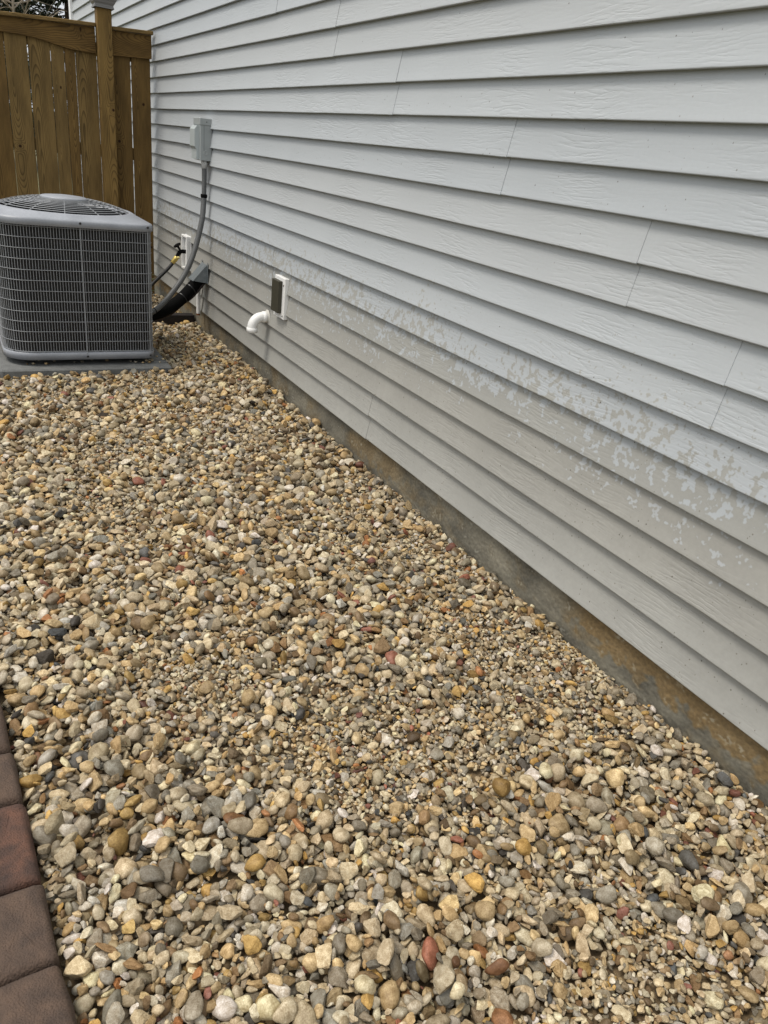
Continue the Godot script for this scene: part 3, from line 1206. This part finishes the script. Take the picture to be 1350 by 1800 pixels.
	for k in 12:
		var a := TAU * k / 12.0 + 0.12
		var path := PackedVector3Array()
		for t in 9:
			var r := lerpf(0.09, 0.330, t / 8.0)
			path.append(Vector3(cos(a) * r, 0.7935 - 0.052 * pow(r / 0.325, 2.4), sin(a) * r))
		tube(st, path, [0.0028], 5, false)
	part("fan_guard", done(st), wire, ac).set_meta("kind", "stuff")
	st = begin()
	lathe(st, [Vector2(0.0, 0.806), Vector2(0.06, 0.8045), Vector2(0.105, 0.800), Vector2(0.116, 0.796), Vector2(0.118, 0.790), Vector2(0.0, 0.789)], Vector3.ZERO, Vector3.UP, 40)
	part("centre_plate", done(st), paint, ac)
	st = begin()
	lathe(st, [Vector2(0.0, 0.788), Vector2(0.062, 0.786), Vector2(0.066, 0.775), Vector2(0.066, 0.69), Vector2(0.03, 0.68), Vector2(0.03, 0.62), Vector2(0.0, 0.62)], Vector3.ZERO, Vector3.UP, 24)
	part("fan_motor", done(st), black, ac)
	for k in 3:
		st = begin()
		st.set_smooth_group(0)
		var a0 := TAU * k / 3.0 + 0.4
		for i in 6:
			for j in 8:
				var q := []
				for d in [[0, 0], [1, 0], [1, 1], [0, 1]]:
					var r := lerpf(0.03, 0.29, (i + d[0]) / 6.0)
					var t: float = (j + d[1]) / 8.0
					var a: float = a0 + t * 1.5
					q.append(Vector3(cos(a) * r, 0.60 + 0.075 * t * (0.5 + 0.5 * r / 0.29), sin(a) * r))
				quad(st, q[0], q[1], q[2], q[3])
		part("fan_blade", done(st), mat(Color(0.13, 0.13, 0.14), 0.5), ac)
	# dark floor inside
	part("inner_tray", box_mesh(Vector3(-0.33, 0.073, -0.33), Vector3(0.33, 0.085, 0.33), 0.002), black, ac)

func ray_ring_circle(n: int) -> PackedVector2Array:
	var c := PackedVector2Array()
	for i in n:
		c.append(Vector2(cos(-TAU * i / n), sin(-TAU * i / n)))
	return c

func coil_texture() -> ImageTexture:
	var w := 512
	var h := 512
	var n := noise_bytes(noise(95, 0.012, 3), w, h)
	var f := noise_bytes(noise(96, 0.2, 2), w, h)
	var out := PackedByteArray()
	out.resize(w * h * 3)
	for y in h:
		for x in w:
			var i := y * w + x
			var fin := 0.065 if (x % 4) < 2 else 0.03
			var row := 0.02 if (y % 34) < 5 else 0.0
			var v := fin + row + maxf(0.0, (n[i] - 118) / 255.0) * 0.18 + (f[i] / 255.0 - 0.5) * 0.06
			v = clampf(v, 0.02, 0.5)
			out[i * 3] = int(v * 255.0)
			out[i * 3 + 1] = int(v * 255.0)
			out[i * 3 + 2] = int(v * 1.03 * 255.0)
	return ImageTexture.create_from_image(Image.create_from_data(w, h, false, Image.FORMAT_RGB8, out))

# ---------------------------------------------------------------- things on and by the wall
func build_fittings() -> void:
	var steel := mat(Color(0.59, 0.61, 0.61), 0.45, 0.1)
	var steel_face := mat(Color(0.66, 0.69, 0.69), 0.4, 0.1)
	var white := mat(Color(0.88, 0.88, 0.87), 0.4)
	var grey_pvc := mat(Color.WHITE, 0.55)
	grey_pvc.albedo_texture = mottled(97, Color(0.31, 0.315, 0.315), Color(0.37, 0.375, 0.375), 128)
	triplanar(grey_pvc, 5.0)
	var black := mat(Color(0.07, 0.07, 0.07), 0.9)
	black.metallic_specular = 0.15

	# electrical disconnect
	var box := thing("disconnect_box", "small grey electrical disconnect box mounted high on the siding", "electrical box", Vector3(0, 1.04, -4.97))
	part("body", box_mesh(Vector3(-0.062, 0.0, -0.066), Vector3(0.011, 0.226, 0.068), 0.003), steel, box)
	part("hood", box_mesh(Vector3(-0.066, 0.193, -0.070), Vector3(0.011, 0.232, 0.072), 0.003), steel, box)
	var st := begin()
	# cover that bulges outwards, sloped at its top and foot
	var prof := PackedVector2Array([Vector2(-0.062, 0.004), Vector2(-0.062, 0.188), Vector2(-0.077, 0.188), Vector2(-0.091, 0.168), Vector2(-0.091, 0.075), Vector2(-0.080, 0.060), Vector2(-0.080, 0.004)])
	prism(st, prof, -0.058, 0.05)
	part("cover", done(st), steel_face, box)
	st = begin()
	lathe(st, [Vector2(0.0, 0.0012), Vector2(0.0105, 0.0012), Vector2(0.0125, 0.0024), Vector2(0.0145, 0.0012), Vector2(0.0145, 0.0)], Vector3(-0.026, 0.045, 0.0678), Vector3.BACK, 20)
	part("knockout", done(st), steel, box)
	part("seam", box_mesh(Vector3(-0.040, 0.055, 0.0672), Vector3(-0.0375, 0.19, 0.0692), 0.0004), mat(Color(0.42, 0.44, 0.44), 0.5), box)
	st = begin()
	lathe(st, [Vector2(0.0, 0.0025), Vector2(0.003, 0.0025), Vector2(0.0034, 0.0)], Vector3(-0.024, 0.212, 0.0718), Vector3.BACK, 10)
	part("screw", done(st), mat(Color(0.3, 0.3, 0.3), 0.4, 0.7), box)

	# flexible conduit from the box down to the unit
	var con := thing("electrical_conduit", "grey flexible conduit curving from the disconnect box down behind the air conditioner", "conduit", Vector3(-0.03, 1.0, -4.93))
	var org := Vector3(-0.03, 1.0, -4.93)
	var upper := spline([Vector3(-0.028, 1.045, -4.93), Vector3(-0.028, 0.95, -4.93), Vector3(-0.030, 0.839, -4.925)])
	var lower := spline([Vector3(-0.030, 0.845, -4.925), Vector3(-0.034, 0.80, -4.92), Vector3(-0.048, 0.707, -4.9), Vector3(-0.085, 0.572, -4.88), Vector3(-0.134, 0.454, -4.85), Vector3(-0.196, 0.353, -4.82), Vector3(-0.278, 0.261, -4.78), Vector3(-0.341, 0.209, -4.74), Vector3(-0.396, 0.178, -4.7), Vector3(-0.465, 0.157, -4.65), Vector3(-0.545, 0.145, -4.58)])
	for k in upper.size():
		upper[k] -= org
	for k in lower.size():
		lower[k] -= org
	st = begin(); tube(st, upper, [0.0145], 14); part("upper_tube", done(st), grey_pvc, con)
	st = begin(); tube(st, lower, [0.0165], 14); part("lower_tube", done(st), grey_pvc, con)
	st = begin()
	lathe(st, [Vector2(0.0, 0.03), Vector2(0.018, 0.03), Vector2(0.0185, 0.0), Vector2(0.0165, -0.004), Vector2(0.0165, -0.016), Vector2(0.0, -0.016)], Vector3(0.002, 0.012, 0.0), Vector3.UP, 18)
	part("top_fitting", done(st), mat(Color(0.66, 0.66, 0.65), 0.4), con)
	st = begin()
	lathe(st, [Vector2(0.0, 0.012), Vector2(0.0185, 0.011), Vector2(0.0205, 0.006), Vector2(0.0205, -0.006), Vector2(0.0185, -0.011), Vector2(0.0, -0.012)], Vector3(0.0, -0.160, 0.004), Vector3.UP, 18)
	part("coupling", done(st), black, con)
	st = begin()
	lathe(st, [Vector2(0.0175, 0.003), Vector2(0.0185, 0.0015), Vector2(0.0185, -0.0015), Vector2(0.0175, -0.003)], Vector3(-0.366, -0.822, 0.23), Vector3(-0.83, -0.42, 0.35).normalized(), 18)
	part("cable_tie", done(st), black, con)

	# hose faucet on its white block
	var fau := thing("hose_faucet", "black hose faucet on a white rectangular mounting block low on the wall", "faucet", Vector3(0, 0.43, -5.42))
	part("mounting_block", box_mesh(Vector3(-0.006, -0.115, -0.07), Vector3(0.011, 0.115, 0.07), 0.004), white, fau)
	st = begin()
	for q in [[Vector3(-0.028, -0.115, 0.055), Vector3(-0.0062, 0.115, 0.07)], [Vector3(-0.028, -0.115, -0.07), Vector3(-0.0062, 0.115, -0.055)], [Vector3(-0.028, 0.1, -0.0548), Vector3(-0.0062, 0.115, 0.0548)], [Vector3(-0.028, -0.115, -0.0548), Vector3(-0.0062, -0.1, 0.0548)]]:
		bevel_box(st, q[0], q[1], 0.003)
	part("block_rim", done(st), white, fau)
	st = begin()
	tube(st, spline([Vector3(0.0, 0.005, 0.0), Vector3(-0.05, 0.005, 0.0), Vector3(-0.066, -0.012, 0.002), Vector3(-0.078, -0.035, 0.004)], 0.008), [0.0135], 12)
	part("spout", done(st), black, fau)
	st = begin()
	tube(st, PackedVector3Array([Vector3(-0.048, 0.005, 0), Vector3(-0.072, 0.042, 0.0)]), [0.008], 10)
	part("stem", done(st), black, fau)
	st = begin()
	var ax := Vector3(-0.55, 0.83, 0).normalized()
	lathe(st, [Vector2(0.0, 0.008), Vector2(0.012, 0.009), Vector2(0.026, 0.005), Vector2(0.028, 0.0), Vector2(0.026, -0.005), Vector2(0.0, -0.006)], Vector3(-0.074, 0.046, 0), ax, 9)
	part("handle", done(st), black, fau)

	# hose with brass end
	var hose := thing("garden_hose", "dark garden hose with pale brass end hanging from the wall faucet", "hose", Vector3(-0.08, 0.39, -5.42))
	var dir := Vector3(-0.62, -0.75, 0.1).normalized()
	st = begin()
	lathe(st, [Vector2(0.0, -0.004), Vector2(0.017, -0.004), Vector2(0.0185, 0.0), Vector2(0.0185, 0.022), Vector2(0.0165, 0.025), Vector2(0.0165, 0.047), Vector2(0.0115, 0.05), Vector2(0.0, 0.05)], Vector3(0.0, 0.004, 0.004), dir, 8)
	part("brass_coupling", done(st), mat(Color(0.78, 0.69, 0.38), 0.35, 0.45), hose)
	st = begin()
	lathe(st, [Vector2(0.0, 0.012), Vector2(0.009, 0.010), Vector2(0.0105, 0.0), Vector2(0.0, -0.002)], Vector3(0.008, 0.006, 0.02), Vector3.BACK, 10)
	part("knob", done(st), mat(Color(0.80, 0.74, 0.5), 0.4, 0.3), hose)
	st = begin()
	tube(st, spline([Vector3(0, 0, 0.004) + dir * 0.04, Vector3(-0.065, -0.075, 0.012), Vector3(-0.15, -0.155, 0.02), Vector3(-0.24, -0.245, 0.03), Vector3(-0.36, -0.36, 0.05), Vector3(-0.46, -0.405, 0.1), Vector3(-0.52, -0.408, 0.2)]), [0.0115], 10)
	part("hose_tube", done(st), mat(Color(0.075, 0.07, 0.068), 0.6), hose)

	# sheet-metal hood over the refrigerant lines
	var hood := thing("line_set_cover", "wedge-shaped grey sheet metal hood on the siding above the black pipe", "pipe cover", Vector3(0, 0.31, -4.99))
	var hm2 := mat(Color.WHITE, 0.42, 0.35)
	hm2.albedo_texture = mottled(98, Color(0.43, 0.46, 0.48), Color(0.54, 0.57, 0.58), 128, 0.03, 0.2, 0.5)
	triplanar(hm2, 6.0)
	st = begin()
	var t := 0.0018
	# two cheeks and a sloping front
	prism(st, PackedVector2Array([Vector2(-0.004, 0.0), Vector2(-0.092, 0.012), Vector2(-0.004, 0.112)]), 0.055, 0.055 + t)
	part("cheek", done(st), hm2, hood)
	st = begin()
	prism(st, PackedVector2Array([Vector2(-0.004, 0.0), Vector2(-0.092, 0.012), Vector2(-0.004, 0.112)]), -0.055 - t, -0.055)
	part("cheek", done(st), hm2, hood)
	st = begin()
	prism(st, PackedVector2Array([Vector2(-0.094, 0.011), Vector2(-0.0965, 0.012), Vector2(-0.0055, 0.116), Vector2(-0.004, 0.114)]), -0.0575, 0.0575)
	part("front_plate", done(st), hm2, hood)
	part("flange", box_mesh(Vector3(-0.0035, -0.004, 0.058), Vector3(-0.001, 0.13, 0.072), 0.0005), hm2, hood)
	part("flange", box_mesh(Vector3(-0.0035, -0.004, -0.072), Vector3(-0.001, 0.13, -0.058), 0.0005), hm2, hood)

	# insulated refrigerant lines
	var ref := thing("refrigerant_line", "thick black insulated refrigerant pipe running from the hood to the air conditioner", "pipe", Vector3(0, 0, 0))
	st = begin()
	tube(st, spline([Vector3(0.012, 0.345, -4.985), Vector3(-0.045, 0.315, -4.985), Vector3(-0.10, 0.265, -4.97), Vector3(-0.165, 0.215, -4.93), Vector3(-0.24, 0.175, -4.88), Vector3(-0.33, 0.145, -4.82), Vector3(-0.45, 0.130, -4.74), Vector3(-0.56, 0.125, -4.68)]), [0.031, 0.036, 0.038], 14)
	part("insulation", done(st), black, ref)
	st = begin()
	tube(st, spline([Vector3(-0.02, 0.30, -4.955), Vector3(-0.09, 0.215, -4.965), Vector3(-0.15, 0.165, -4.98), Vector3(-0.215, 0.10, -5.0), Vector3(-0.27, 0.055, -5.05), Vector3(-0.36, 0.03, -5.1)]), [0.008], 8)
	part("control_wire", done(st), mat(Color(0.12, 0.065, 0.05), 0.6), ref)
	for q in [Vector3(-0.10, 0.265, -4.97), Vector3(-0.165, 0.215, -4.93)]:
		st = begin()
		lathe(st, [Vector2(0.039, 0.004), Vector2(0.0405, 0.0), Vector2(0.039, -0.004)], q, Vector3(-0.76, -0.6, 0.25).normalized(), 16)
		part("cable_tie", done(st), mat(Color(0.05, 0.05, 0.05), 0.4), ref)

	# condensate pipe
	var cp := thing("drain_pipe", "short white vertical drain pipe against the wall below the metal hood", "pipe", Vector3(-0.022, 0.0, -5.07))
	st = begin()
	tube(st, PackedVector3Array([Vector3(0.0, 0.085, 0.0), Vector3(0.0, 0.32, 0.0)]), [0.0135], 14)
	part("tube", done(st), white, cp)
	st = begin()
	tube(st, PackedVector3Array([Vector3(0.0, 0.074, 0.0), Vector3(0.0, 0.0848, 0.0)]), [0.0128], 14)
	part("stained_end", done(st), mat(Color(0.45, 0.25, 0.09), 0.8), cp)

	# wall vent
	var vent := thing("wall_vent", "white wall vent plate with projecting dark louvre box, above the white elbow", "vent", Vector3(0, 0.486, -3.62))
	part("plate", box_mesh(Vector3(-0.012, -0.105, -0.072), Vector3(0.0125, 0.097, 0.068), 0.002), white, vent)
	part("louvre_box", box_mesh(Vector3(-0.034, -0.078, -0.058), Vector3(-0.0122, 0.080, 0.036), 0.002), mat(Color(0.21, 0.20, 0.15), 0.6), vent)
	for q in [Vector3(-0.0125, 0.062, 0.052), Vector3(-0.0125, -0.09, 0.052)]:
		st = begin()
		lathe(st, [Vector2(0.0, 0.003), Vector2(0.004, 0.002), Vector2(0.005, 0.0)], q, Vector3.LEFT, 10)
		part("screw", done(st), mat(Color(0.35, 0.34, 0.3), 0.4, 0.6), vent)

	# white exhaust elbow
	var elbow := thing("pipe_elbow", "white plastic pipe elbow sticking out of the siding and turning down", "pipe", Vector3(0, 0.338, -3.82))
	st = begin()
	var pts := [Vector3(0.012, 0, 0), Vector3(-0.022, 0, 0)]
	for k in 9:
		var a := PI / 2 * (k + 1) / 9.0
		pts.append(Vector3(-0.022 - 0.058 * sin(a), -0.058 * (1 - cos(a)), 0.0))
	pts.append(Vector3(-0.080, -0.066, 0))
	var ep := PackedVector3Array(pts)
	tube(st, ep, [0.0265], 22, false)
	part("bend", done(st), white, elbow)
	st = begin()
	lathe(st, [Vector2(0.0265, 0.0), Vector2(0.0298, 0.001), Vector2(0.0298, 0.021), Vector2(0.0265, 0.023)], Vector3(-0.024, 0, 0), Vector3.RIGHT, 24)
	part("collar", done(st), white, elbow)
	st = begin()
	lathe(st, [Vector2(0.0262, 0.0), Vector2(0.0295, 0.0015), Vector2(0.0298, 0.025), Vector2(0.0265, 0.026), Vector2(0.0255, 0.010)], Vector3(-0.080, -0.056, 0), Vector3.DOWN, 24)
	part("outlet", done(st), white, elbow)
	st = begin()
	lathe(st, [Vector2(0.027, 0.004), Vector2(0.037, 0.001), Vector2(0.039, -0.002)], Vector3(0.002, 0, 0), Vector3.LEFT, 24)
	part("sealant", done(st), mat(Color(0.74, 0.73, 0.70), 0.7), elbow)

	# black board between unit and wall
	var bm := mat(Color.WHITE, 0.7)
	bm.albedo_texture = mottled(99, Color(0.045, 0.035, 0.035), Color(0.15, 0.10, 0.085), 128, 0.03, 0.2, 0.4)
	triplanar(bm, 4.0)
	var eb := part("edging_board", box_mesh(Vector3(-0.31, -0.09, -0.035), Vector3(0.31, 0.028, 0.035), 0.004), bm, self)
	eb.position = Vector3(-0.30, 0.0, -5.315)
	tag(eb, "dark edging board across the gravel behind the air conditioner", "edging board")

	# small weed behind the unit
	var weed := thing("weed", "small dark green weed growing by the wall behind the air conditioner", "plant", Vector3(-0.19, -0.03, -5.95))
	var wr := RandomNumberGenerator.new()
	wr.seed = 4
	st = begin()
	var stems := begin()
	for k in 9:
		var a := wr.randf() * TAU
		var tip := Vector3(cos(a) * wr.randf_range(0.04, 0.12), wr.randf_range(0.12, 0.26), sin(a) * wr.randf_range(0.04, 0.1))
		tube(stems, spline([Vector3.ZERO, tip * 0.5 + Vector3(0, 0.02, 0), tip], 0.03), [0.003, 0.002], 5)
		for j in 12:
			var p := tip * wr.randf_range(0.25, 1.0) + Vector3(wr.randfn(), wr.randfn(), wr.randfn()) * 0.016
			leaf(st, p, Vector3(wr.randfn(), wr.randf_range(-0.2, 0.6), wr.randfn()).normalized(), wr.randf_range(0.02, 0.04), 0.45)
	part("foliage", done(st), leaf_mat(Color(0.20, 0.25, 0.10)), weed).set_meta("kind", "stuff")
	part("stem", done(stems), mat(Color(0.28, 0.22, 0.14), 0.8), weed)

func leaf(st: SurfaceTool, at: Vector3, along: Vector3, length: float, width: float) -> void:
	var s := along.cross(Vector3.UP + Vector3(0.1, 0, 0.2)).normalized() * length * width * 0.5
	var n := s.cross(along).normalized() * length * 0.08
	var m := at + along * length * 0.45
	vert(st, at); vert(st, m + s + n); vert(st, at + along * length)
	vert(st, at); vert(st, at + along * length); vert(st, m - s + n)

func leaf_mat(c: Color) -> StandardMaterial3D:
	var m := mat(c, 0.6)
	m.backlight_enabled = true
	m.backlight = c * 0.5
	m.cull_mode = BaseMaterial3D.CULL_DISABLED
	return m

# ---------------------------------------------------------------- trees beyond the fence
func build_trees() -> void:
	var bark := mat(Color(0.28, 0.23, 0.18), 0.9)
	var r := RandomNumberGenerator.new()
	r.seed = 77
	var spots := [[Vector3(1.75, -0.1, -23.0), 10.5, "tall dark evergreen tree by the house corner, beyond the fence"], [Vector3(-0.3, -0.1, -26.0), 12.5, "tall dark evergreen tree beyond the fence, left of the bare tree"]]
	for s in spots:
		var tree := thing("evergreen_tree", s[2], "tree", s[0], "evergreens beyond the fence")
		var tr := begin()
		tube(tr, PackedVector3Array([Vector3.ZERO, Vector3(0.05, s[1] * 0.5, 0.02), Vector3(0, s[1], 0)]), [0.2, 0.12, 0.02], 9)
		part("trunk", done(tr), bark, tree)
		var limbs := begin()
		var lf := begin()
		for k in 190:
			var t := r.randf_range(0.06, 0.98)
			var a := r.randf() * TAU
			var len: float = (1.0 - t) * 2.3 + 0.35
			len *= r.randf_range(0.6, 1.1)
			var b0 := Vector3(0, t * s[1], 0)
			var d := Vector3(cos(a), r.randf_range(-0.15, 0.3), sin(a)).normalized()
			tube(limbs, PackedVector3Array([b0, b0 + d * len * 0.6, b0 + d * len + Vector3(0, -0.1, 0)]), [0.025, 0.012, 0.004], 5, false)
			for j in 150:
				var u := sqrt(r.randf_range(0.04, 1.0))
				var p := b0 + d * len * u + Vector3(r.randfn(), r.randfn() * 0.7, r.randfn()) * 0.13
				leaf(lf, p, (d + Vector3(r.randfn(), r.randfn() - 0.3, r.randfn()) * 0.6).normalized(), r.randf_range(0.18, 0.36), 0.26)
		part("limbs", done(limbs), bark, tree).set_meta("kind", "stuff")
		part("crown", done(lf), leaf_mat(Color(0.155, 0.19, 0.095)), tree).set_meta("kind", "stuff")
	# a leafless tree in front of them
	var bare := thing("bare_tree", "leafless pale-barked tree beyond the fence, in front of the evergreens", "tree", Vector3(-0.1, -0.1, -16.5))
	var wood := mat(Color(0.52, 0.48, 0.42), 0.9)
	var st := begin()
	tube(st, spline([Vector3(0, 0, 0), Vector3(0.05, 1.2, 0.03), Vector3(0.02, 2.4, 0), Vector3(0.08, 3.6, 0.05), Vector3(0.05, 5.0, 0)], 0.3), [0.07, 0.06, 0.05, 0.045, 0.04, 0.035, 0.03, 0.02], 8)
	part("trunk", done(st), wood, bare)
	var tw := begin()
	for k in 46:
		var y := r.randf_range(1.5, 4.8)
		var a := r.randf() * TAU
		var d := Vector3(cos(a), r.randf_range(0.2, 0.9), sin(a)).normalized()
		var l := r.randf_range(0.6, 1.5)
		var p0 := Vector3(0.04, y, 0)
		var p1 := p0 + d * l * 0.5 + Vector3(r.randfn(), r.randfn(), r.randfn()) * 0.05
		var p2 := p0 + d * l
		tube(tw, PackedVector3Array([p0, p1, p2]), [0.014, 0.009, 0.004], 5, false)
		for j in 9:
			var u := r.randf_range(0.3, 1.0)
			var q := p0.lerp(p2, u)
			var e := (d + Vector3(r.randfn(), r.randfn() + 0.2, r.randfn()) * 0.7).normalized() * r.randf_range(0.2, 0.55)
			tube(tw, PackedVector3Array([q, q + e * 0.5 + Vector3(r.randfn(), r.randfn(), r.randfn()) * 0.02, q + e]), [0.006, 0.004, 0.002], 4, false)
	part("branches", done(tw), wood, bare).set_meta("kind", "stuff")
